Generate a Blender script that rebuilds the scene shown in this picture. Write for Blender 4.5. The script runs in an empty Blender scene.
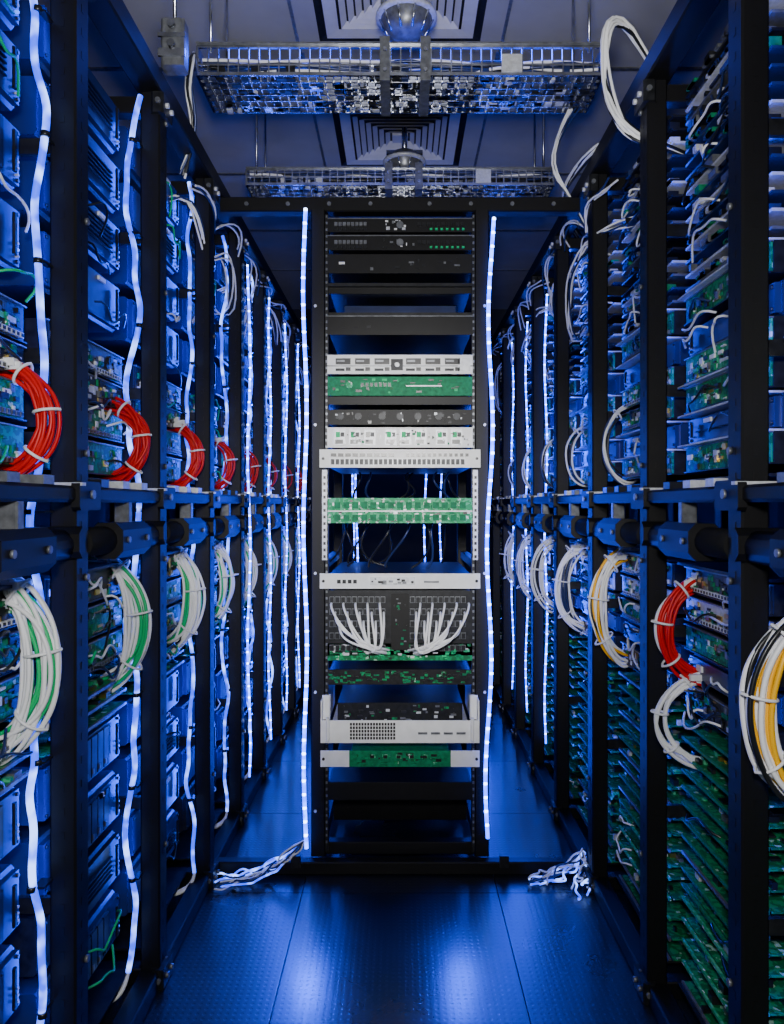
import bpy, math, random
from mathutils import Vector
random.seed(7)
R=random.uniform
H=1.23; F=760.0
scene=bpy.context.scene
# ------------------------------------------------------------------ materials
def new_mat(name):
    m=bpy.data.materials.new(name); m.use_nodes=True
    nt=m.node_tree; b=nt.nodes['Principled BSDF']
    return m,nt,b
def mat(name,col,rough=.5,metal=0.,emis=None,es=0.,noise=0.,nscale=30.,bump=0.,spec=.5):
    m,nt,b=new_mat(name)
    b.inputs['Base Color'].default_value=(*col,1)
    b.inputs['Roughness'].default_value=rough
    b.inputs['Metallic'].default_value=metal
    b.inputs['Specular IOR Level'].default_value=spec
    if emis:
        b.inputs['Emission Color'].default_value=(*emis,1)
        b.inputs['Emission Strength'].default_value=es
    if noise>0 or bump>0:
        tc=nt.nodes.new('ShaderNodeTexCoord'); n=nt.nodes.new('ShaderNodeTexNoise')
        n.inputs['Scale'].default_value=nscale; n.inputs['Detail'].default_value=3
        nt.links.new(tc.outputs['Object'],n.inputs['Vector'])
        if noise>0:
            r=nt.nodes.new('ShaderNodeValToRGB')
            r.color_ramp.elements[0].position=.3; r.color_ramp.elements[1].position=.7
            r.color_ramp.elements[0].color=(*[c*(1-noise) for c in col],1)
            r.color_ramp.elements[1].color=(*[min(1,c*(1+noise)) for c in col],1)
            nt.links.new(n.outputs['Fac'],r.inputs['Fac']); nt.links.new(r.outputs['Color'],b.inputs['Base Color'])
        if bump>0:
            bp=nt.nodes.new('ShaderNodeBump'); bp.inputs['Strength'].default_value=bump; bp.inputs['Distance'].default_value=.003
            nt.links.new(n.outputs['Fac'],bp.inputs['Height']); nt.links.new(bp.outputs['Normal'],b.inputs['Normal'])
    return m
def pcb_mat(name,c0,c1,c2,p2=.84):
    m,nt,b=new_mat(name)
    tc=nt.nodes.new('ShaderNodeTexCoord'); v=nt.nodes.new('ShaderNodeTexVoronoi')
    v.distance='CHEBYCHEV'; v.inputs['Scale'].default_value=110
    nt.links.new(tc.outputs['Object'],v.inputs['Vector'])
    r=nt.nodes.new('ShaderNodeValToRGB'); r.color_ramp.interpolation='CONSTANT'
    e=r.color_ramp.elements; e[0].position=0; e[0].color=(*c0,1); e[1].position=.45; e[1].color=(*c1,1)
    x=e.new(p2); x.color=(*c2,1); x=e.new(.9); x.color=(*c0,1)
    s=nt.nodes.new('ShaderNodeSeparateColor')
    nt.links.new(v.outputs['Color'],s.inputs[0]); nt.links.new(s.outputs[0],r.inputs['Fac'])
    nt.links.new(r.outputs['Color'],b.inputs['Base Color'])
    b.inputs['Roughness'].default_value=.5
    b.inputs['Specular IOR Level'].default_value=.25
    return m
def rope_mat(name,c0,c1,s0,s1,scale):
    m,nt,b=new_mat(name)
    b.inputs['Base Color'].default_value=(.06,.1,.5,1)
    tc=nt.nodes.new('ShaderNodeTexCoord'); n=nt.nodes.new('ShaderNodeTexNoise')
    n.inputs['Scale'].default_value=scale; n.inputs['Detail'].default_value=1
    nt.links.new(tc.outputs['Object'],n.inputs['Vector'])
    r=nt.nodes.new('ShaderNodeValToRGB'); e=r.color_ramp.elements
    e[0].position=.42; e[0].color=(*c0,1); e[1].position=.68; e[1].color=(*c1,1)
    nt.links.new(n.outputs['Fac'],r.inputs['Fac']); nt.links.new(r.outputs['Color'],b.inputs['Emission Color'])
    mr=nt.nodes.new('ShaderNodeMapRange'); mr.inputs[1].default_value=.42; mr.inputs[2].default_value=.68
    mr.inputs[3].default_value=s0; mr.inputs[4].default_value=s1
    nt.links.new(n.outputs['Fac'],mr.inputs[0]); nt.links.new(mr.outputs[0],b.inputs['Emission Strength'])
    return m
M={}
names=['black','frame','steel','white','pcb','pcbl','chip','gold','blue','ledg','ledb','grey','dkgrey','red','wire','gwire','yellow','teal','silver']
M['black']=mat('black_powder_coat',(.004,.004,.005),.5,noise=.3,spec=.3)
M['frame']=mat('rack_frame_black',(.0045,.0045,.0055),.5,bump=.08,nscale=400,spec=.28)
M['steel']=mat('galvanised_steel',(.5,.52,.57),.25,1.,noise=.4,nscale=25)
M['white']=mat('white_paint_metal',(.86,.87,.89),.4,noise=.06)
M['pcb']=pcb_mat('circuit_board_green',(.001,.13,.045),(.003,.28,.10),(.35,.6,.45),.87)
M['pcbl']=pcb_mat('circuit_board_pale',(.005,.34,.13),(.08,.48,.26),(.75,.82,.8),.82)
M['chip']=mat('chip_black',(.010,.011,.014),.3)
M['gold']=mat('gold_contacts',(.7,.5,.15),.3,1.)
M['blue']=mat('blue_black_metal',(.018,.032,.12),.32,.2,noise=.4,nscale=7)
M['ledg']=mat('green_plastic',(.005,.55,.2),.5,spec=.2)
M['ledb']=mat('led_blue',(.1,.2,1),.4,emis=(.05,.2,1),es=2)
M['grey']=mat('grey_metal',(.18,.19,.21),.35,.5,noise=.3,nscale=60)
M['dkgrey']=mat('dark_grey_metal',(.016,.017,.02),.4,.3,noise=.4,nscale=60,spec=.35)
M['red']=mat('red_cable_jacket',(.62,.004,.006),.4,spec=.35)
M['wire']=mat('white_cable_jacket',(.9,.91,.93),.4)
M['gwire']=mat('green_cable_jacket',(.005,.5,.16),.4,spec=.35)
M['yellow']=mat('yellow_cable_jacket',(.92,.48,.004),.4,spec=.35)
M['teal']=mat('teal_plastic',(.001,.20,.085),.55,noise=.3,nscale=80,spec=.2)
M['silver']=mat('silver_panel',(.62,.64,.68),.4,.2,noise=.15,nscale=90)
IDX={n:i for i,n in enumerate(names)}
PAL=[M[n] for n in names]
ROPE=rope_mat('led_rope_blue',(.006,.05,1),(.22,.38,1),2.5,5,26)
STRIP=rope_mat('led_strip_blue',(.006,.05,1),(.03,.12,1),8,12,40)
BEAD=mat('led_bead',(.6,.7,1),.3,emis=(.42,.58,1),es=14)
# ------------------------------------------------------------------ mesh builder
class MB:
    def __init__(s): s.v=[];s.f=[];s.m=[];s.sm=[]
    def box(s,x0,x1,y0,y1,z0,z1,m):
        if x0>x1:x0,x1=x1,x0
        n=len(s.v); s.v+=[(x0,y0,z0),(x1,y0,z0),(x1,y1,z0),(x0,y1,z0),(x0,y0,z1),(x1,y0,z1),(x1,y1,z1),(x0,y1,z1)]
        s.f+=[(n,n+3,n+2,n+1),(n+4,n+5,n+6,n+7),(n,n+1,n+5,n+4),(n+1,n+2,n+6,n+5),(n+2,n+3,n+7,n+6),(n+3,n,n+4,n+7)]
        s.m+=[IDX[m]]*6; s.sm+=[False]*6
    def chbox(s,x0,x1,y0,y1,z0,z1,m,c=.004,ax='z'):
        if x0>x1:x0,x1=x1,x0
        def ring(a0,a1,b0,b1): return [(a0+c,b0),(a1-c,b0),(a1,b0+c),(a1,b1-c),(a1-c,b1),(a0+c,b1),(a0,b1-c),(a0,b0+c)]
        if ax=='z': r=ring(x0,x1,y0,y1); P=[[(a,b,z) for a,b in r] for z in (z0,z1)]
        elif ax=='y': r=ring(x0,x1,z0,z1); P=[[(a,y,b) for a,b in r] for y in (y1,y0)]
        else: r=ring(y0,y1,z0,z1); P=[[(x,a,b) for a,b in r] for x in (x0,x1)]
        n=len(s.v); s.v+=P[0]+P[1]
        for i in range(8):
            j=(i+1)%8; s.f.append((n+i,n+j,n+8+j,n+8+i))
        s.f.append(tuple(n+i for i in range(7,-1,-1))); s.f.append(tuple(n+8+i for i in range(8)))
        s.m+=[IDX[m]]*10; s.sm+=[False]*10
    def cyl(s,p,q,r,m,n=10):
        p=Vector(p);q=Vector(q);d=(q-p).normalized()
        a=d.orthogonal().normalized(); b=d.cross(a); k=len(s.v)
        for c in (p,q):
            for i in range(n):
                t=2*math.pi*i/n; s.v.append(tuple(c+a*r*math.cos(t)+b*r*math.sin(t)))
        for i in range(n):
            j=(i+1)%n; s.f.append((k+i,k+j,k+n+j,k+n+i))
        s.f.append(tuple(k+i for i in range(n-1,-1,-1))); s.f.append(tuple(k+n+i for i in range(n)))
        s.m+=[IDX[m]]*(n+2); s.sm+=[True]*n+[False]*2
    def quad(s,a,b,c,d,m):
        n=len(s.v); s.v+=[a,b,c,d]; s.f.append((n,n+1,n+2,n+3)); s.m.append(IDX[m]); s.sm.append(False)
    def lathe(s,c,prof,m,n=24):
        k=len(s.v)
        for r,z in prof:
            for i in range(n):
                t=2*math.pi*i/n; s.v.append((c[0]+r*math.cos(t),c[1]+r*math.sin(t),c[2]+z))
        for a in range(len(prof)-1):
            for i in range(n):
                j=(i+1)%n; s.f.append((k+a*n+i,k+a*n+j,k+(a+1)*n+j,k+(a+1)*n+i)); s.m.append(IDX[m]); s.sm.append(True)
    def build(s,name,parent=None):
        me=bpy.data.meshes.new(name); me.from_pydata(s.v,[],s.f); 
        used=sorted(set(s.m)); mp={u:i for i,u in enumerate(used)}
        for u in used: me.materials.append(PAL[u])
        me.polygons.foreach_set('material_index',[mp[i] for i in s.m])
        me.polygons.foreach_set('use_smooth',s.sm); me.update()
        o=bpy.data.objects.new(name,me); scene.collection.objects.link(o)
        if parent: o.parent=parent
        return o
def empty(name,loc=(0,0,0)):
    o=bpy.data.objects.new(name,None); o.empty_display_size=.1
    scene.collection.objects.link(o); return o
def curves(name,splines,r,mats,parent=None,res=3,bres=2):
    cu=bpy.data.curves.new(name,'CURVE'); cu.dimensions='3D'; cu.bevel_depth=r; cu.bevel_resolution=bres; cu.resolution_u=res
    cu.use_fill_caps=True
    for m in mats: cu.materials.append(m)
    for pts,mi in splines:
        sp=cu.splines.new('NURBS'); sp.points.add(len(pts)-1)
        for p,q in zip(sp.points,pts): p.co=(*q,1)
        sp.order_u=4; sp.use_endpoint_u=True; sp.material_index=mi; sp.use_smooth=True
    o=bpy.data.objects.new(name,cu); scene.collection.objects.link(o)
    if parent: o.parent=parent
    return o
def beads(name,pts,r,parent=None,m=None):
    V=[];Fc=[]
    for p in pts:
        k=len(V); n=5
        V.append((p[0],p[1],p[2]+r))
        for z,rr in ((.5,.87),(-.5,.87)):
            for i in range(n):
                t=2*math.pi*i/n; V.append((p[0]+r*rr*math.cos(t),p[1]+r*rr*math.sin(t),p[2]+r*z))
        V.append((p[0],p[1],p[2]-r))
        for i in range(n):
            j=(i+1)%n; Fc+= [(k,k+1+i,k+1+j),(k+1+i,k+1+n+i,k+1+n+j,k+1+j),(k+1+n+i,k+1+2*n,k+1+n+j)]
    me=bpy.data.meshes.new(name); me.from_pydata(V,[],Fc); me.materials.append(m or BEAD)
    for p in me.polygons: p.use_smooth=True
    o=bpy.data.objects.new(name,me); scene.collection.objects.link(o)
    if parent:o.parent=parent
    return o
# ------------------------------------------------------------------ room shell
CE=H+1.70; YB=6.6; YF=-1.2; XW=1.5
def floor_mat():
    m,nt,b=new_mat('raised_floor_tile')
    tc=nt.nodes.new('ShaderNodeTexCoord'); v=nt.nodes.new('ShaderNodeTexVoronoi')
    v.inputs['Scale'].default_value=55; v.inputs['Randomness'].default_value=0
    nt.links.new(tc.outputs['Object'],v.inputs['Vector'])
    r=nt.nodes.new('ShaderNodeValToRGB'); r.color_ramp.elements[0].position=.18; r.color_ramp.elements[1].position=.28
    r.color_ramp.elements[0].color=(0,0,0,1)
    nt.links.new(v.outputs['Distance'],r.inputs['Fac'])
    bp=nt.nodes.new('ShaderNodeBump'); bp.inputs['Strength'].default_value=.14; bp.inputs['Distance'].default_value=.003
    nt.links.new(r.outputs['Color'],bp.inputs['Height']); nt.links.new(bp.outputs['Normal'],b.inputs['Normal'])
    n=nt.nodes.new('ShaderNodeTexNoise'); n.inputs['Scale'].default_value=3; n.inputs['Detail'].default_value=6
    nt.links.new(tc.outputs['Object'],n.inputs['Vector'])
    mr=nt.nodes.new('ShaderNodeMapRange'); mr.inputs[3].default_value=.20; mr.inputs[4].default_value=.40
    nt.links.new(n.outputs['Fac'],mr.inputs[0]); nt.links.new(mr.outputs[0],b.inputs['Roughness'])
    b.inputs['Base Color'].default_value=(.008,.010,.018,1)
    b.inputs['Specular IOR Level'].default_value=.6
    return m
names.append('floor'); M['floor']=floor_mat(); IDX['floor']=len(PAL); PAL.append(M['floor'])
M['ceil']=mat('ceiling_tile_grey',(.38,.38,.38),.8,noise=.08,nscale=6); IDX['ceil']=len(PAL); PAL.append(M['ceil'])
M['wall']=mat('dark_wall_paint',(.02,.022,.03),.7,noise=.2,nscale=4); IDX['wall']=len(PAL); PAL.append(M['wall'])
M['vent']=mat('vent_grey_paint',(.62,.62,.63),.5,noise=.05); IDX['vent']=len(PAL); PAL.append(M['vent'])
mb=MB(); T=.62
mb.box(-XW,XW,YF,YB,-.05,-.012,'black')
for i in range(-3,4):
    for j in range(-6,7):
        x0=-.31+i*T; y0=2.41+j*T
        a,b_,c,d=max(x0+.0015,-XW),min(x0+T-.0015,XW),max(y0+.0015,YF),min(y0+T-.0015,YB)
        if b_-a>.02 and d-c>.02: mb.box(a,b_,c,d,-.012,0,'floor')
mb.build('floor')
mb=MB(); mb.box(-XW,XW,YF,YB,CE,CE+.05,'ceil')
for x in (-1.03,-.37,.37,1.03): mb.box(x-.010,x+.010,YF,YB,CE-.006,CE,'grey')
for y in (-.5,.3,1.0,1.6,2.96,3.9,4.7,5.5): mb.box(-XW,XW,y-.010,y+.010,CE-.005,CE,'grey')
mb.build('ceiling')
for nm,a in (('wall_left',(-XW-.05,-XW,YF,YB)),('wall_right',(XW,XW+.05,YF,YB)),('wall_back',(-XW-.05,XW+.05,YB,YB+.05)),('wall_front',(-XW-.05,XW+.05,YF-.05,YF))):
    mb=MB(); mb.box(*a,-.05,CE+.05,'wall'); mb.build(nm)
# ------------------------------------------------------------------ air vents
def vent(cy,hs=.335):
    mb=MB(); z=CE
    mb.box(-hs,hs,cy-hs,cy+hs,z-.012,z-.001,'dkgrey')  # dark plate stands in for the shaded void behind the louvres
    def ring(a,za,b,zb,m='ceil'):
        P=lambda r,zz:[(-r,cy-r,zz),(r,cy-r,zz),(r,cy+r,zz),(-r,cy+r,zz)]
        A=P(a,za);B=P(b,zb)
        for i in range(4):
            j=(i+1)%4; mb.quad(A[i],A[j],B[j],B[i],m)
    ring(hs+.03,z-.008,hs+.03,z-.018); ring(hs+.03,z-.018,hs-.045,z-.022,'ceil'); ring(hs-.045,z-.022,hs-.075,z-.010,'dkgrey'); ring(hs-.075,z-.03,hs-.12,z-.026,'vent')
    a=hs-.13
    while a>.06:
        ring(a,z-.032,a-.020,z-.016,'vent'); a-=.028
    mb.box(-.035,.035,cy-.035,cy+.035,z-.03,z-.012,'vent')
    mb.build('air_vent')
vent(2.46); vent(3.47)
# ------------------------------------------------------------------ pendant sensor domes
for cy in (2.36,3.36):
    mb=MB(); c=(.02,cy,H+1.50)
    mb.cyl((c[0],cy,c[2]+.05),(c[0],cy,CE-.034),.012,'steel')
    mb.lathe(c,[(.0,-.06),(.03,-.058),(.055,-.045),(.072,-.02),(.08,.01),(.082,.02),(.06,.04),(.05,.055),(.02,.07),(.0,.07)],'grey')
    mb.lathe((c[0],cy,c[2]+.012),[(.08,-.006),(.095,-.004),(.095,.006),(.08,.008)],'silver')
    for i in range(10):
        t=i*math.pi/5; mb.cyl((c[0]+.055*math.cos(t),cy+.055*math.sin(t),c[2]-.047),(c[0]+.086*math.cos(t),cy+.086*math.sin(t),c[2]+.015),.004,'steel',6)
    mb.box(c[0]-.08,c[0]+.08,cy-.01,cy+.01,c[2]+.05,c[2]+.065,'steel')
    mb.build('ceiling_smoke_detector')
# ------------------------------------------------------------------ overhead cable trays
def tray(y0,y1,hx,zb,zt):
    root=empty('cable_tray')
    mb=MB()
    for y in (y0,y1):
        for z in (zb,zt-.008): mb.box(-hx,hx,y-.004,y+.004,z,z+.010,'steel')
        mb.box(-hx,hx,y-.002,y+.002,zb+.03,zb+.036,'steel')
        x=-hx
        while x<hx:
            mb.box(x,x+.004,y-.003,y+.003,zb,zt,'steel'); x+=.03
        mb.box(-hx,hx,y-.012,y+.012,zt,zt+.004,'grey')
    x=-hx
    while x<hx:
        mb.box(x,x+.003,y0,y1,zb,zb+.004,'steel'); x+=.025
    yy=y0+.03
    while yy<y1:
        mb.box(-hx,hx,yy,yy+.003,zb-.003,zb+.005,'steel'); yy+=.035
    mb.box(-hx+.01,hx-.01,y0+.008,y1-.008,zb+.006,zb+.009,'blue')
    for x in (-.06,.06):
        mb.box(x,x+.03,y0-.014,y0-.004,zb-.02,zt+.02,'grey')
        mb.box(x,x+.03,y0-.01,y1,zb-.012,zb-.004,'grey')
        for z in (zb+.01,zt-.02): mb.cyl((x+.015,y0-.02,z),(x+.015,y0-.013,z),.006,'steel',6)
    mb.box(.30,.36,y0-.01,y0-.004,zb+.01,zb+.06,'silver')
    for x in (-hx-.004,hx-.004): mb.box(x,x+.008,y0,y1,zb,zt,'steel')
    for x in (-hx+.04,hx-.04):
        for y in (y0,y1): mb.cyl((x,y,zt-.02),(x,y,CE-.006),.004,'steel',6)
    for i in range(260):
        x=R(-hx+.03,hx-.04); y=R(y0+.01,y1-.02); w=R(.008,.03)
        mb.box(x,x+w,y,y+R(.01,.03),zb-.002,zb+R(.012,.05),random.choice(['silver','dkgrey','chip','blue','chip','steel','dkgrey','blue']))
    mb.build('tray_mesh',root)
    sp=[]
    for i in range(30):
        y=R(y0+.02,y1-.02); z=zb+R(.02,.06); pts=[]
        for k in range(13):
            pts.append((-hx+.01+(2*hx-.02)*k/12,min(max(y+R(-.025,.025),y0+.012),y1-.012),z+R(-.008,.012)))
        sp.append((pts,random.choice([0,1,1,2,2])))
    curves('tray_cables',sp,.005,[M['wire'],M['chip'],M['blue']],root,bres=1)
tray(2.25,2.46,.60,H+1.27,H+1.36)
tray(3.02,3.22,.61,H+1.27,H+1.335)
# ------------------------------------------------------------------ side racks
UF=.61; UB=.66; UD=.70; UR=1.30; TOP=H+1.05
dL=[-.05,.44,.94,1.43,1.93,2.44,2.92,3.40,3.90,4.40,4.90,5.40]
dR=[-.23,.30,.83,1.356,1.875,2.41,2.96,3.48,4.0,4.5,5.0,5.5]
def face_detail(mb,s,y0,y1,z0,z1,n,mats,u=UD):
    for i in range(n):
        w=R(.005,.03); h=min(R(.003,.016),(z1-z0)*.6); y=R(y0,y1-w); z=R(z0,z1-h)
        mb.box(s*u,s*(u-R(.001,.006)),y,y+w,z,z+h,random.choice(mats))
PM=['chip','chip','grey','dkgrey','silver','gold','chip','pcbl','white','pcb','teal']
def storage(mb,s,y0,y1,z0,z1,m='blue'):
    mb.chbox(s*(UD+.02),s*1.2,y0,y1,z0,z1,m,c=.006,ax='y')
    mb.box(s*(UD+.008),s*(UD+.022),y0+.006,y1-.006,z0+.006,z1-.006,m)
    q=random.random()
    if q<.3:
        zz=z0+.03
        while zz<z1-.03:
            mb.box(s*(UD+.002),s*(UD+.009),y0+.12,y1-.06,zz,zz+.003,'black'); zz+=.011
    elif q<.55:
        yy=y0+.05
        while yy<y1-.09:
            mb.box(s*(UD+.003),s*(UD+.009),yy,yy+.030,z0+.012,z1-.012,'dkgrey'); mb.box(s*(UD+.001),s*(UD+.004),yy+.004,yy+.010,z0+.018,z0+.03,'grey'); yy+=.036
    mb.chbox(s*(UD-.004),s*(UD+.002),y1-.045,y1-.034,z0+.02,z1-.02,'dkgrey',c=.002)
    for k in range(3): mb.box(s*(UD+.001),s*(UD+.009),y1-.022,y1-.018,z0+.02+k*.012,z0+.024+k*.012,random.choice(['ledb','silver','silver']))
    if random.random()<.5: mb.box(s*(UD+.003),s*(UD+.009),y1-.14,y1-.10,z1-.022,z1-.012,'white')
    for yy in (y0+.014,y1-.014):
        for zz in (z0+.014,z1-.014): mb.cyl((s*(UD+.004),yy,zz),(s*(UD+.01),yy,zz),.004,'chip',6)
def pcbunit(mb,s,y0,y1,z0,z1,bm='pcb',n=46):
    mb.box(s*(UD+.004),s*1.15,y0,y1,z0,z1,'dkgrey')
    mb.box(s*UD,s*(UD+.006),y0+.005,y1-.005,z0+.003,z1-.003,bm)
    mb.box(s*(UD-.004),s*(UD+.004),y0,y1,z1-.003,z1,'grey'); mb.box(s*(UD-.004),s*(UD+.004),y0,y1,z0,z0+.003,'dkgrey')
    face_detail(mb,s,y0+.01,y1-.01,z0+.004,z1-.004,n if bm!='pcb' else int(n*.7),PM)
    if random.random()<.6:
        y=y0+.02
        while y<y1-.03:
            mb.box(s*(UD-.008),s*UD,y,y+.012,z0+.006,z0+.016,'silver' if bm!='pcb' else 'grey')
            mb.box(s*(UD-.009),s*(UD-.007),y+.002,y+.010,z0+.008,z0+.014,'chip'); y+=.016
def boards(mb,s,y0,y1,z0,z1,pitch=.032,bm='pcb',edge='grey'):
    mb.box(s*.95,s*1.2,y0,y1,z0,z1,'black')
    z=z0
    while z<z1-.008:
        mb.box(s*(UD+R(-.010,.004)),s*1.0,y0,y1,z,z+.003,bm)
        mb.box(s*(UD-.010),s*(UD-.004),y0,y1,z-.002,z+.005,edge if random.random()<.75 else 'grey')
        for i in range(24):
            u=UD+R(-.004,.13); w=R(.006,.03); y=R(y0,y1-w)
            mb.box(s*u,s*(u+R(.006,.025)),y,y+w,z+.003,z+R(.006,pitch*.45),random.choice(['chip','grey','silver','chip','dkgrey','pcbl','gold','chip']))
        z+=pitch
def slats(mb,s,y0,y1,z0,z1,pitch=.03):
    mb.box(s*.92,s*1.2,y0,y1,z0,z1,'black')
    z=z0
    while z<z1:
        mb.box(s*UD,s*.95,y0,y1,z,z+.006,random.choice(['dkgrey','grey','blue','silver']))
        for i in range(10):
            y=R(y0,y1-.05); mb.box(s*(UD-.006),s*(UD+.02),y,y+R(.01,.05),z+.006,z+.006+R(.004,.018),random.choice(['dkgrey','grey','chip','silver','chip','blue','teal']))
        z+=pitch
def rack(s,y,yn,left):
    root=empty('server_rack')
    fr=MB()
    for (a,b) in ((UF,UB),(UR-.05,UR)):
        fr.chbox(s*a,s*b,y,y+.06,.0,TOP,'frame',c=.004)
    z=.06
    while z<TOP-.05:
        fr.box(s*(UF-.0008),s*(UF+.002),y+.025,y+.034,z,z+.014,'black')
        fr.box(s*(UF+.021),s*(UF+.029),y-.0008,y+.002,z,z+.014,'black'); z+=.045
    for z in (.05,.35,H-.14,H+.10,H+.55,TOP-.06):
        fr.cyl((s*(UF-.006),y+.045,z),(s*UF,y+.045,z),.007,'grey',8)
    for z0,z1,u0,u1 in ((0,.05,UF,UB),(TOP-.002,TOP+.055,UF-.005,UB+.01),(TOP-.04,TOP+.01,UR-.05,UR)):
        fr.chbox(s*u0,s*u1,y+ (.06 if z0<1 and z1<1 else 0),yn,z0+.001,z1,'frame',c=.004,ax='y')
    for z0 in (.0,TOP-.05):
        fr.chbox(s*UB,s*(UR-.05),y+.01,y+.05,z0+.002,z0+.045,'frame',c=.003,ax='x')
    for z0 in (.45,.9,1.5,1.9):
        fr.box(s*UB,s*(UR-.05),y+.02,y+.032,z0,z0+.03,'dkgrey')
    for z0 in (.0,TOP-.06):
        fr.chbox(s*(UF-.012),s*(UF+.02),y-.012,y+.072,z0+.003,z0+.055,'dkgrey',c=.006)
        for k in (.012,.048): fr.cyl((s*(UF-.02),y+k,z0+.03),(s*(UF-.01),y+k,z0+.03),.007,'silver' if z0>1 else 'grey',8)
        fr.cyl((s*(UF+.0),y-.02,z0+.03),(s*UF,y-.01,z0+.03),.007,'grey',8)
    fr.chbox(s*(UF-.008),s*(UF+.035),y+.06,yn,H+.005,H+.036,'frame',c=.006,ax='y')
    fr.cyl((s*(UF+.022),y+.06,H-.075),(s*(UF+.022),yn,H-.075),.030,'black',14)
    fr.chbox(s*(UF-.018),s*(UF+.06),y-.026,y,H-.100,H-.040,'black',c=.014,ax='x')
    fr.chbox(s*(UF-.016),s*(UF),y-.02,y+.08,H-.01,H+.045,'black',c=.006,ax='x')
    fr.box(s*(UF-.02),s*(UF+.07),y-.018,y-.002,H+.036,H+.042,'silver')
    fr.cyl((s*(UF-.018),y+.03,H+.02),(s*(UF-.023),y+.03,H+.02),.009,'grey',10)
    fr.cyl((s*(UF+.03),y-.030,H-.07),(s*(UF+.03),y-.025,H-.07),.011,'grey',10)
    ym=(y+yn)/2+.03
    fr.chbox(s*(UF-.020),s*(UF+.05),ym-.09,ym+.09,H-.115,H-.038,'black',c=.016,ax='y')
    for k in (-.06,.06): fr.cyl((s*(UF-.025),ym+k,H-.075),(s*(UF-.02),ym+k,H-.075),.007,'grey',8)
    fr.chbox(s*(UF-.004),s*(UF+.03),ym-.012,ym+.012,H-.04,H+.006,'grey',c=.003)
    for k in range(3):
        yy=y+.12+k*.12
        fr.box(s*(UF-.005),s*(UF+.05),yy-.01,yy+.03,H+.036,H+.052,random.choice(['grey','silver','chip']))
    fr.build('rack_frame',root)
    mb=MB(); a=y+.075; b=yn-.012
    for z in (.06,H-.14,H+.06): mb.box(s*(UB+.02),s*1.22,a,b,z-.006,z,'dkgrey')
    if left:
        z=H+1.0
        while z>H+.42:
            storage(mb,s,a,b,z-.115,z,'blue'); z-=.15
        pcbunit(mb,s,a,b,H+.30,H+.37,'dkgrey',70)
        pcbunit(mb,s,a,b,H+.235,H+.295,'dkgrey',60)
        pcbunit(mb,s,a,b,H+.155,H+.225,'pcb')
        pcbunit(mb,s,a,b,H+.07,H+.145,'pcb')
        pcbunit(mb,s,a,b,H-.22,H-.145,'dkgrey',60)
        pcbunit(mb,s,a,b,H-.30,H-.23,'pcb')
        pcbunit(mb,s,a,b,H-.38,H-.31,'pcb')
        boards(mb,s,a,b,H-.5,H-.40,.035,'pcb')
        z=H-.52
        while z>.20:
            storage(mb,s,a,b,z-.115,z,'blue' if random.random()<.7 else 'dkgrey'); z-=.15
    else:
        slats(mb,s,a,b,H+.52,H+1.0,.034)
        z=H+.50
        for bm in ('pcb','blue','pcbl','pcb','blue','pcb'):
            if bm=='blue': storage(mb,s,a,b,z-.07,z,'blue')
            else: pcbunit(mb,s,a,b,z-.062,z,bm,60)
            if random.random()<.7: mb.box(s*(UD-.02),s*(UD+.1),a,b,z,z+.004,'silver')
            z-=.072
        for k,bm in enumerate(('dkgrey','silver','pcb','blue','dkgrey')):
            z=H-.15-k*.07
            if bm=='blue': storage(mb,s,a,b,z-.06,z,'blue')
            else: pcbunit(mb,s,a,b,z-.06,z,bm,60)
        boards(mb,s,a,b,.30,H-.51,.040,'pcb','teal')
        boards(mb,s,a,b,.06,.30,.052,'pcb','pcbl')
    mb.build('server_units',root)
    sp=[]
    zr=[(H+.08,H+.5,8),(H-.5,H-.15,10),(.1,.7,3),(H+.55,H+1.0,9 if not left else 3)]
    for z0,z1,n in zr:
        for i in range(n):
            yy=R(a,b-.1); zz=R(z0,z1); L=R(.06,.22)
            pts=[(s*(UD-.002),yy,zz),(s*(UD-.03),yy+.01,zz+.01)]
            for k in range(3): pts.append((s*(UD-R(.012,.035)),min(yy+L*(k+1)/4,b),zz+R(-.05,.03)))
            pts+=[(s*(UD-.002),min(yy+L,b),zz+R(-.06,.02))]
            sp.append((pts,random.choice([0,0,1,1,2,3])))
    curves('patch_leads',sp,.0028,[M['wire'],M['chip'],M['gwire'] if left else M['wire'],M['blue']],root,bres=1)
for i in range(1,len(dL)-1): rack(-1,dL[i],dL[i+1],True)
for i in range(1,len(dR)-1): rack(1,dR[i],dR[i+1],False)
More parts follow.
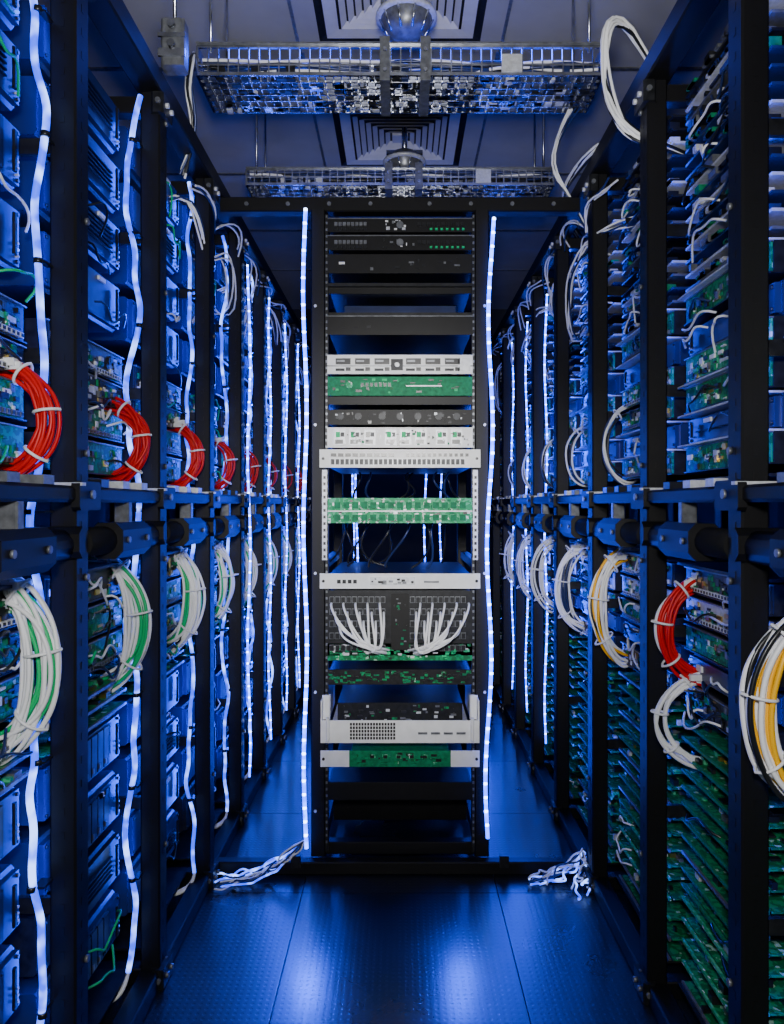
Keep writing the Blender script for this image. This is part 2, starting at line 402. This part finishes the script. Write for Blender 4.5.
# ------------------------------------------------------------------ cable loop bundles
def bundle(s,d,zt,zb,uout,uin,cols,n,r=.0052,spread=.02,y=0.,name='cable_bundle',ties=3,plugs=True):
    root=empty(name)
    mats=[M[c] for c in cols]; sp=[]; zc=(zt+zb)/2; hz=(zt-zb)/2; w=uin-uout
    for i in range(n):
        ou=R(-spread,spread); ov=R(-spread,spread); oy=R(-spread,spread)
        pts=[(s*(uin+.05),d+oy+.03+y,zt-.01+ov*2.2)]
        for k in range(9):
            t=math.pi*(.5-k/8.)
            pts.append((s*(uin-(w+ou)*math.cos(t)+R(-.005,.005)),d+oy*.8+R(-.005,.005),zc+(hz+ov)*math.sin(t)))
        pts.append((s*(uin+.05),d+oy+.03,zb+ov*2.2+.01))
        sp.append((pts,i%len(mats)))
    curves('cables',sp,r,mats,root,res=4,bres=2)
    sp=[]
    for k in range(ties):
        t=math.pi*(.30-.5*k/max(1,ties-1)*1.0)
        cu=uin-w*math.cos(t); cz=zc+hz*math.sin(t); e=(-math.cos(t),math.sin(t))
        pts=[]
        for q in range(11):
            g=2*math.pi*q/10; rr=spread*.95+r
            pts.append((s*(cu+e[0]*rr*math.cos(g)),d+rr*math.sin(g),cz+e[1]*rr*math.cos(g)))
        sp.append((pts,0))
    curves('cable_ties',sp,.003,[M['wire']],root,res=4,bres=1)
    if plugs:
        mb=MB()
        for i in range(min(n,8)):
            t=R(.28,.5)*math.pi; cu=uin-(w+R(-.01,.02))*math.cos(t); z=zc+(hz+R(0,.02))*math.sin(t)
            mb.chbox(s*cu,s*(cu+.030),d-.028+R(-.01,.02),d+R(0,.012)-.010,z,z+.014,'white',c=.002)
        mb.build('plugs',root)
for i,d in enumerate(dL[2:-1]):
    n=12 if i<4 else 6
    bundle(-1,d-.065,H+.255,H+.05,.633,.74,['red'],n,spread=.020,r=.0042)
    bundle(-1,d-.065,H-.13,H-.45,.655 if i==0 else .640,.75,['wire','gwire','wire','wire','gwire','wire'],n+9,spread=.030,r=.0043)
for i,d in enumerate(dR):
    if i<3 or i>9: continue
    if i==3:
        bundle(1,d-.06,H-.20,H-.50,.612,.71,['wire','wire','yellow','wire','chip','yellow','wire','wire'],16,spread=.026,r=.0050)
    elif i==4:
        bundle(1,d-.06,H-.18,H-.42,.625,.74,['red','red','red','wire'],11,spread=.022,r=.0042)
        bundle(1,d-.07,H-.40,H-.62,.615,.77,['wire'],6,spread=.016,r=.0048)
    else:
        bundle(1,d-.06,H-.15,H-.48,.612,.71,['wire','yellow','chip','wire','wire','wire'] if i==5 else ['wire','wire','wire','blue'],13 if i<7 else 7,spread=.030,r=.0043)
        bundle(1,d-.06,H+.30,H+.07,.64,.72,['wire','chip','wire','blue'],4,spread=.016,r=.004,ties=1,plugs=False)
# ------------------------------------------------------------------ LED rope lights on left posts
def rope(s,d,u,zt,zb,r,tail=True):
    root=empty('led_rope_light')
    n=38; pts=[]; ph=R(0,6)
    for k in range(n+1):
        z=zt+(zb-zt)*k/n
        pts.append((s*(u+.010*math.sin(ph+k*.7)+R(-.013,.013)),d+R(-.006,.006),z))
    curves('rope',[(pts,0)],r,[ROPE],root,res=4,bres=2)
    mb=MB()
    for k in range(2,n,4):
        p=pts[k]; mb.cyl((p[0],p[1],p[2]-.005),(p[0],p[1],p[2]+.005),r*1.3,'chip',8)
        mb.box(p[0],s*(UB-.01),d,d+.035,p[2]-.002,p[2]+.002,'chip')
    mb.build('rope_clips',root)
    if tail:
        sp=[]
        for q in range(3):
            p=pts[-1]
            sp.append(([p,(p[0],p[1]-.01,.06),(p[0]-s*.00,p[1]-.03,.03),(s*(u+.05+.02*q),p[1]-.06,.02),(s*(u+.12),p[1]-.02+.03*q,.015)],0))
        curves('rope_leads',sp,.005,[M['wire']],root,bres=1)
for i,d in enumerate(dL[2:-1]):
    rope(-1,d-.04,.664,TOP-.03,.07,.0066 if i<3 else .0056)
def string(x0,y,zt,x1,zb,r=.006,pitch=.045,br=.0042,wob=.006):
    root=empty('led_light_string')
    n=24; pts=[]; ph=R(0,6)
    for k in range(n+1):
        t=k/n; pts.append((x0+(x1-x0)*t+wob*math.sin(ph+k*.7),y,zt+(zb-zt)*t))
    curves('led_strip',[(pts,0)],br,[STRIP],root,res=3,bres=1)
    bp=[]; N=int((zt-zb)/pitch)
    for k in range(N):
        t=k/N*n; i=min(int(t),n-1); f=t-i
        a,b=pts[i],pts[i+1]; bp.append((a[0]+(b[0]-a[0])*f,y-.003,a[2]+(b[2]-a[2])*f))
    beads('led_beads',bp,r,root)
zy=lambda y,d=2.56: H+(505-y)*d/F
string(-.318,2.535,zy(213),-.315,zy(845),.0072,br=.0068)
string(.305,2.535,zy(222),.292,zy(835),.0072,wob=.009,br=.0068)
for d in dR[7:10]:
    string(.66,d-.04,TOP-.1,.66,.15,.0048,br=.0044)
for d in dL[6:10]:
    string(-.60,d+.1,TOP-.1,-.60,.15,.0048,br=.0044)
for x,y in ((-.2,3.5),(.12,3.6),(.22,4.1),(-.27,4.4)):
    string(x,y,H+.9,x,.3,.0048,br=.0044)
# ------------------------------------------------------------------ cross frame
root=empty('aisle_frame'); mb=MB()
mb.chbox(-UF,UF,2.575,2.625,H+.995,H+1.045,'frame',c=.004,ax='x')
mb.chbox(-UF,UF,2.52,2.56,.002,.045,'frame',c=.004,ax='x')
for s in (-1,1):
    mb.chbox(s*.29,s*.25,3.3,3.34,0,H+1.0,'frame',c=.003)
    for k in range(4): mb.cyl((s*(.1+k*.14),2.57,H+1.02),(s*(.1+k*.14),2.576,H+1.02),.007,'grey',8)
    mb.box(s*.33,s*.36,2.51,2.53,.03,.07,'dkgrey')
mb.build('beams',root)
# ------------------------------------------------------------------ centre rack
CR=empty('network_rack'); FY=2.56; W=.243
fr=MB()
for s in (-1,1):
    fr.chbox(s*.252,s*.300,FY,FY+.05,.045,H+.995,'frame',c=.004)
    fr.box(s*.242,s*.252,FY+.004,FY+.03,.06,H+.98,'dkgrey')
    z=.09
    while z<H+.97:
        fr.box(s*.2445,s*.2505,FY+.002,FY+.006,z,z+.008,'grey')
        fr.box(s*.262,s*.270,FY-.001,FY+.003,z,z+.008,'black'); z+=.0222
    for z in (.2,.6,1.0,1.5,1.9): fr.cyl((s*.285,FY-.005,z),(s*.285,FY,z),.005,'silver',8)
    fr.box(s*.246,s*.262,FY-.003,FY+.001,zy(560),zy(470),'silver')
    z=zy(558)
    while z<zy(474):
        fr.box(s*.250,s*.258,FY-.004,FY-.0025,z,z+.010,'chip'); z+=.0222
    for z in (.045,H+.95): fr.chbox(s*.255,s*.295,FY+.05,3.3,z,z+.04,'frame',c=.003,ax='y')
    for z in (.5,1.0,1.6): fr.box(s*.262,s*.29,FY+.05,3.3,z,z+.03,'dkgrey')
fr.chbox(-.25,.25,3.30,3.33,H+.95,H+.99,'frame',c=.003,ax='x'); fr.chbox(-.25,.25,3.30,3.33,.05,.09,'frame',c=.003,ax='x')
fr.chbox(-.25,.25,FY+.01,FY+.05,.048,.09,'frame',c=.003,ax='x')
fr.build('rack_frame',CR)
def dev(name,y0,y1,body,ear=None,depth=.5,w=W,prot=.0):
    mb=MB(); z1=zy(y0); z0=zy(y1)
    f=FY-.004-prot
    mb.chbox(-w+.006,w-.006,f,FY+depth,z0,z1,'dkgrey' if body in('white','silver','pcb','pcbl') else body,c=.002,ax='y')
    mb.box(-w,w,f-.004,f,z0,z1,body)
    if ear:
        for s in (-1,1):
            mb.box(s*.268,s*w,f-.004,f,z0,z1,ear)
            mb.cyl((s*.256,f-.008,(z0+z1)/2),(s*.256,f-.004,(z0+z1)/2),.005,'chip',8)
    return mb,z0,z1,f-.004
def ports(mb,f,x0,x1,z,h,w,gap,m='chip',fr_=None):
    x=x0
    while x+w<=x1:
        if fr_: mb.box(x-.0015,x+w+.0015,f-.004,f,z-.0015,z+h+.0015,fr_)
        mb.box(x,x+w,f-.006,f,z,z+h,m); x+=w+gap
def rnd(mb,f,x0,x1,z0,z1,n,ms,mw=.02):
    for i in range(n):
        w=R(.003,mw); h=R(.002,min(.010,(z1-z0)*.6)); x=R(x0,x1-w); z=R(z0,z1-h)
        mb.box(x,x+w,f-R(.001,.006),f,z,z+h,random.choice(ms))
for (a,b) in ((219,233),(236,251)):
    mb,z0,z1,f=dev('s',a,b,'black')
    mb.box(-W,W,f-.002,f,z1-.003,z1,'grey')
    ports(mb,f,-.22,-.1,z0+.02,.012,.010,.004,'grey'); ports(mb,f,-.22,-.1,z0+.006,.009,.010,.004,'dkgrey')
    ports(mb,f,.06,.22,z0+.02,.012,.010,.006,'dkgrey'); ports(mb,f,.10,.22,z0+.006,.006,.008,.010,'ledg')
    rnd(mb,f,-.08,.05,z0+.006,z1-.006,12,['grey','silver','chip','dkgrey','white'],.012)
    mb.cyl((0,f-.006,(z0+z1)/2),(0,f,(z0+z1)/2),.012,'grey',12)
    mb.build('network_switch',CR)
mb,z0,z1,f=dev('s',255,274,'black'); mb.box(-.205,-.185,f-.001,f,z0+.03,z0+.038,'white'); mb.box(-.10,-.09,f-.001,f,z0+.01,z0+.02,'grey'); rnd(mb,f,-.02,.22,z0+.008,z1-.01,14,['dkgrey','dkgrey','grey']); mb.build('storage_server',CR)
mb=MB()
mb.box(-W,W,FY,FY+.55,zy(286),zy(283),'dkgrey')
mb.box(-.2,.2,FY+.18,FY+.5,zy(306),zy(292),'blue'); mb.box(-W,W,FY+.02,FY+.5,zy(314),zy(311),'dkgrey')
mb.box(-W,W,FY+.02,FY+.03,zy(292),zy(284),'black')
mb.build('shelf',CR)
mb,z0,z1,f=dev('s',317,336,'black',prot=.01); mb.box(-W,W,f-.002,f,z1-.003,z1,'grey'); rnd(mb,f,-.2,.2,z0+.01,z1-.02,5,['black','dkgrey']); mb.build('blank_panel_server',CR)
mb,z0,z1,f=dev('s',356,375,'white',prot=.012)
for x in (-.215,-.15,-.085,.02,.085,.15):
    mb.box(x,x+.05,f-.003,f,z0+.032,z0+.052,'chip'); mb.box(x+.004,x+.03,f-.004,f,z0+.04,z0+.046,'grey')
    mb.box(x,x+.03,f-.003,f,z0+.010,z0+.018,'dkgrey'); mb.box(x+.034,x+.05,f-.003,f,z0+.010,z0+.022,'chip')
mb.box(-W,W,f-.002,f,z0+.025,z0+.029,'grey'); mb.box(.195,.235,f-.003,f,z0+.01,z1-.012,'silver'); mb.box(-.03,.01,f-.003,f,z0+.012,z0+.05,'dkgrey'); mb.cyl((-.01,f-.008,z0+.03),(-.01,f,z0+.03),.008,'silver',10)
mb.build('rack_server',CR)
mb,z0,z1,f=dev('s',377,396,'teal')
ports(mb,f,-.13,-.02,z0+.03,.012,.009,.006,'chip','pcbl'); mb.cyl((-.17,f-.006,z0+.035),(-.17,f,z0+.035),.012,'pcbl',12)
rnd(mb,f,-.23,.23,z0+.004,z1-.004,45,['pcb','ledg','chip','teal','teal','chip'],.022); mb.box(.02,.14,f-.007,f,z0+.03,z0+.034,'silver'); mb.build('circuit_board_unit',CR)
mb,z0,z1,f=dev('s',397,405,'black'); mb.build('blank_panel',CR)
mb,z0,z1,f=dev('s',410,425,'black')
for x in (-.2,-.14,-.06,.0,.06,.13,.19): mb.cyl((x,f-.004,z0+.028),(x,f,z0+.028),.012,'dkgrey',12)
rnd(mb,f,-.23,.23,z0+.004,z1-.004,36,['dkgrey','chip','black','grey','dkgrey'],.012); mb.build('rack_server',CR)
mb,z0,z1,f=dev('s',428,448,'white',prot=.012)
for x in (-.22,-.17,-.12,-.05,.0,.05,.12,.17):
    mb.box(x,x+.038,f-.003,f,z0+.008,z1-.008,'silver'); mb.box(x+.004,x+.030,f-.005,f,z0+.012,z0+.026,'chip'); mb.box(x+.006,x+.020,f-.006,f,z0+.034,z0+.052,'ledg' if random.random()<.6 else 'chip'); mb.box(x+.022,x+.034,f-.006,f,z0+.036,z0+.05,'dkgrey')
rnd(mb,f-.003,-.23,.23,z0+.006,z1-.006,70,['chip','grey','teal','dkgrey','white'],.01); mb.build('rack_server',CR)
mb,z0,z1,f=dev('s',450,468,'white',ear='white',prot=.02)
ports(mb,f,-.23,.23,z0+.010,.018,.012,.004,'dkgrey','silver'); ports(mb,f,-.23,.0,z0+.037,.010,.018,.006,'chip'); ports(mb,f,.02,.23,z0+.037,.010,.010,.008,'chip'); mb.build('patch_panel',CR)
mb,z0,z1,f=dev('s',498,523,'pcbl')
for s_ in (0,1):
    z=z0+.008+s_*.042
    ports(mb,f,-.22,.22,z,.020,.020,.010,'teal','pcbl')
mb.box(-W,W,f-.006,f,z0+.038,z0+.042,'silver'); rnd(mb,f,-.23,.23,z0,z1-.003,120,['pcb','chip','silver','teal','teal','chip'],.014); mb.build('circuit_board_unit',CR)
mb,z0,z1,f=dev('s',573,588,'white',ear='white',prot=.012)
ports(mb,f,-.21,-.14,z0+.018,.012,.012,.006,'chip'); mb.box(-.10,.05,f-.003,f,z0+.012,z1-.012,'silver'); rnd(mb,f-.003,-.1,.05,z0+.014,z1-.014,14,['grey','chip']); mb.box(.08,.13,f-.003,f,z0+.02,z0+.026,'grey'); mb.build('rack_server',CR)
mb,z0,z1,f=dev('s',590,655,'dkgrey',depth=.4)
for k,zz in enumerate((zy(602),zy(614),zy(626),zy(638),zy(650))):
    ports(mb,f,-.235,-.035,zz,.018,.013,.006,'chip','grey'); ports(mb,f,.035,.235,zz,.018,.013,.006,'chip','grey')
mb.box(-.03,.03,f-.006,f,z0+.02,z1-.01,'black'); rnd(mb,f-.006,-.025,.025,z0+.03,z1-.02,16,['grey','teal','chip'],.012)
rnd(mb,f,-.24,.24,z0,z0+.04,60,['pcb','pcbl','silver','chip'],.02)
mb.build('patch_panel',CR)
sp=[]
for s in (-1,1):
    for i in range(14):
        x=s*(.230-i*.0135); zt=zy(603+ (i%3)*9); ex=s*(.05+R(-.012,.03)); ez=zy(648)+R(-.01,.012)
        y0=f-.004
        sp.append(([(x,y0,zt),(x,y0-.025,zt),(x-s*.004,y0-.04-R(0,.02),zt-.02-.01*(i%3)),(x*.6+ex*.4+R(-.012,.012),y0-.05-R(0,.02),ez+.035-.003*i),(ex+s*.02,y0-.05,ez+.005),(ex,y0-.03,ez-.004),(ex-s*.012,y0,ez-.012)],0))
curves('patch_leads',sp,.0038,[M['wire']],CR,res=4)
mb,z0,z1,f=dev('s',643,660,'pcb',depth=.3); rnd(mb,f,-.24,.24,z0,z1,90,['pcb','ledg','chip','silver','teal']); mb.build('circuit_board_unit',CR)
mb,z0,z1,f=dev('s',669,684,'dkgrey'); rnd(mb,f,-.24,.24,z0+.003,z1-.003,110,['pcb','teal','chip','dkgrey','teal','pcb']); mb.build('circuit_board_unit',CR)
mb=MB(); za=zy(738); zb=zy(716); f=FY-.05
mb.box(-.262,.262,f-.004,f,za,zb,'white'); mb.box(-.245,.245,f,FY+.45,za,za+.004,'silver')
for s in (-1,1):
    mb.box(s*.262,s*.258,f,FY+.45,za,zy(697),'white'); mb.chbox(s*.262,s*.235,FY-.004,FY+.01,zb-.01,zy(695),'white',c=.004)
    mb.chbox(s*.243,s*.232,f-.02,f,za+.01,zb+.01,'white',c=.003)
mb.box(-.22,.22,FY+.12,FY+.44,za+.01,zy(712),'dkgrey')
rnd(mb,FY+.12,-.2,.2,za+.02,zy(714),40,['pcb','chip','grey','silver'])
for ix in range(16):
    for iz in range(5):
        x=-.165+ix*.0095; z=za+.012+iz*.0115
        mb.box(x,x+.0068,f-.006,f-.004,z,z+.0085,'chip')
ports(mb,f-.004,.06,.22,za+.03,.006,.03,.012,'grey'); mb.build('server_drawer',CR)
mb,z0,z1,f=dev('s',749,765,'teal',prot=.01,w=.17)
for s in (-1,1):
    mb.box(s*.17,s*.266,f-.001,f+.004,z0,z1,'white'); mb.cyl((s*.256,f-.005,(z0+z1)/2),(s*.256,f-.001,(z0+z1)/2),.005,'chip',8)
rnd(mb,f,-.165,.165,z0+.003,z1-.003,50,['pcb','pcbl','chip','teal','teal']); ports(mb,f,-.1,.1,z0+.03,.010,.014,.03,'chip','pcbl'); mb.build('rack_server',CR)
mb,z0,z1,f=dev('s',781,799,'black'); mb.box(-W,W,f-.002,f,z1-.003,z1,'dkgrey'); mb.build('blank_panel',CR)
mb,z0,z1,f=dev('s',803,846,'black',depth=.6,prot=-.22); rnd(mb,f,-.2,.2,z0+.01,z1-.02,6,['black']); mb.build('dark_void_block',CR)  # recessed black block stands in for the shade of an empty bay
sp=[]
for i in range(18):
    x=R(-.2,.2); a=random.choice([(470,497),(524,571)]); yy=FY+R(.15,.45)
    sp.append(([(x,yy,zy(a[0]-2)),(x+R(-.06,.06),yy-.05,zy(a[0]+8)),(x+R(-.1,.1),yy,zy(a[1]-8)),(x+R(-.1,.1),yy,zy(a[1]+1))],random.choice([0,1,1])))
curves('internal_wiring',sp,.004,[M['blue'],M['chip']],CR)
# ------------------------------------------------------------------ floor cable runs
def runs(name,start,end,n,r=.0055,sw=.05):
    sp=[]
    for i in range(n):
        a=Vector(start); b=Vector(end)+Vector((R(-sw,sw),R(-sw,sw),0)); pts=[tuple(a)]
        for k in range(1,10):
            t=k/10; p=a.lerp(b,t); lift=(start[2]-.02)*(1-t)**2.6
            pts.append((p.x+R(-.03,.03),p.y+R(-.04,.03),.010+lift+R(0,.02)))
        pts.append((b.x,b.y,.012)); sp.append((pts,i%3))
    curves(name,sp,r,[M['wire'],ROPE,M['blue']])
runs('loose_floor_cables',(-.318,2.51,.12),(-.56,2.44,.02),12,.003)
runs('loose_floor_cables',(.60,2.50,.09),(.44,2.46,.02),10,.003,.03)
runs('loose_floor_cables',(.60,2.50,.10),(.57,2.40,.02),5,.003)
def hang(pts,n,r=.005,j=.015,mats=('wire','chip')):
    sp=[]
    for i in range(n):
        sp.append(([(p[0]+R(-j,j),p[1]+R(-j,j),p[2]+R(-j,j)) for p in pts],i%len(mats)))
    curves('overhead_cables',sp,r,[M[m] for m in mats])
hang([(.72,2.1,H+1.16),(.64,2.05,H+1.27),(.55,2.0,H+1.30),(.53,2.0,H+1.20),(.54,2.0,H+1.10),(.56,1.97,H+1.0),(.62,1.95,H+.93),(.70,1.95,H+.92),(.8,2.0,H+.9)],9,.0040,.016,mats=('wire','wire','chip','wire'))
hang([(.9,1.5,H+1.1),(.72,1.46,H+1.04),(.64,1.42,H+.975),(.58,1.42,H+.955),(.53,1.45,H+.99),(.50,1.5,H+1.15)],9,.0044,.015,mats=('wire','gwire','wire','wire'))
hang([(.75,2.2,H+1.14),(.62,2.3,H+1.13),(.55,2.5,H+1.08),(.57,2.8,H+1.1),(.7,3.0,H+1.05)],6,.004)
hang([(.56,2.42,H+1.28),(.50,2.55,H+1.2),(.52,2.6,H+1.12),(.60,2.6,H+1.05),(.70,2.7,H+.9)],5,.0035,mats=('wire','blue'))
for i in range(9):
    y=2.3+i*.35
    for s in (-1,1):
        hang([(s*.80,y,H+R(.75,1.0)),(s*.68,y+.05,H+R(.85,1.02)),(s*.63,y+.1,H+R(.8,.98)),(s*.62,y+.2,H+R(.7,.9)),(s*.66,y+.28,H+R(.5,.9)),(s*.75,y+.3,H+R(.4,.9))],4,.0032,.022,mats=('wire','wire','blue'))
        hang([(s*.64,y,H+R(.95,1.02)),(s*.61,y+.08,H+R(.95,1.05)),(s*.58,y+.16,H+R(.98,1.05)),(s*.63,y+.25,H+R(.9,1.0))],3,.0032,.02,mats=('wire','blue','wire'))
hang([(-.62,2.3,H+1.36),(-.60,2.2,H+1.30),(-.63,2.2,H+1.2),(-.60,2.25,H+1.12),(-.66,2.3,H+1.0)],5,.004,mats=('chip','wire','blue'))
mb=MB(); x=-.585; y=1.95
mb.chbox(x-.03,x+.03,y,y+.05,H+1.13,H+1.25,'grey',c=.006); mb.box(x-.035,x+.035,y-.006,y,H+1.15,H+1.17,'steel'); mb.box(x-.035,x+.035,y-.006,y,H+1.20,H+1.21,'steel')
for z in (1.18,1.23): mb.cyl((x,y-.014,H+z),(x,y-.002,H+z),.010,'steel',8)
mb.cyl((x,y+.025,H+1.25),(x,y+.025,CE-.006),.005,'steel',6)
mb.build('junction_box')
# ------------------------------------------------------------------ lights
def area(name,loc,rot,sx,sy,e,col):
    l=bpy.data.lights.new(name,'AREA'); l.shape='RECTANGLE'; l.size=sx; l.size_y=sy; l.energy=e; l.color=col
    o=bpy.data.objects.new(name,l); o.location=loc; o.rotation_euler=rot; scene.collection.objects.link(o); return o
def point(name,loc,e,col,r=.1):
    l=bpy.data.lights.new(name,'POINT'); l.energy=e; l.color=col; l.shadow_soft_size=r
    o=bpy.data.objects.new(name,l); o.location=loc; scene.collection.objects.link(o); return o
def spot(name,loc,tgt,e,col,ang,r=.1,blend=.8):
    l=bpy.data.lights.new(name,'SPOT'); l.energy=e; l.color=col; l.shadow_soft_size=r; l.spot_size=math.radians(ang); l.spot_blend=blend
    o=bpy.data.objects.new(name,l); o.location=loc
    o.rotation_euler=(Vector(tgt)-Vector(loc)).to_track_quat('-Z','Y').to_euler(); scene.collection.objects.link(o); return o
BL=(.012,.065,1)
WH=(1,.985,.96)
point('photographer_lamp',(0,-.1,H+.25),80,WH,.08)
spot('rack_fill_spot',(0,-.3,H+.45),(0,2.6,H-.1),240,WH,34,.08)  # added unseen white fill, brightens the centre rack front
spot('ceiling_fill_spot',(0,.2,H+.2),(0,2.9,CE),95,WH,56,.08)  # added unseen white fill, brightens the ceiling and vents
for i in range(3,len(dL)-1):
    area('bay_blue_fill',(-.675,dL[i]+.065,H),(math.radians(90),0,math.radians(180-60)),.02,2.0,7. if i<7 else 13,BL)  # unseen blue fill added to supplement the rope lights
for i in range(3,len(dR)-1):
    area('bay_blue_fill',(.675,dR[i]+.065,H),(math.radians(90),0,math.radians(180+60)),.02,2.0,3. if i<6 else 8,BL)  # unseen blue fill added inside the right bays
for s in (-1,1):
    for y in (2.9,4.2): area('back_aisle_fill',(s*.45,y,.9),(math.radians(90),0,math.radians(180)),.1,1.4,7,BL)  # unseen blue fill added in the aisle behind the front frame
    spot('floor_streak_fill',(-.30 if s<0 else .20,2.49,.36),(-.30 if s<0 else .19,2.15,0),16,BL,85,.02,1.)  # unseen spot added only to make a blue streak on the floor
area('rack_back_fill',(0,3.45,H+.1),(math.radians(90),0,0),.3,1.6,7,BL)  # unseen blue fill added behind the centre rack
area('tray_blue_fill',(0,2.35,H+1.39),(0,0,0),1.0,.1,9,BL)  # hidden blue fill added above the near tray for its glow
w=bpy.data.worlds.new('World'); scene.world=w; w.use_nodes=True
w.node_tree.nodes['Background'].inputs[0].default_value=(.01,.03,.12,1); w.node_tree.nodes['Background'].inputs[1].default_value=.3
# ------------------------------------------------------------------ camera
cam=bpy.data.cameras.new('camera'); cam.sensor_fit='HORIZONTAL'; cam.sensor_width=36; cam.lens=36*F/784
cam.shift_x=-8/784; cam.shift_y=-7/784; cam.clip_start=.02
co=bpy.data.objects.new('camera',cam); co.location=(0,0,H); co.rotation_euler=(math.radians(90),0,0)
scene.collection.objects.link(co); scene.camera=co
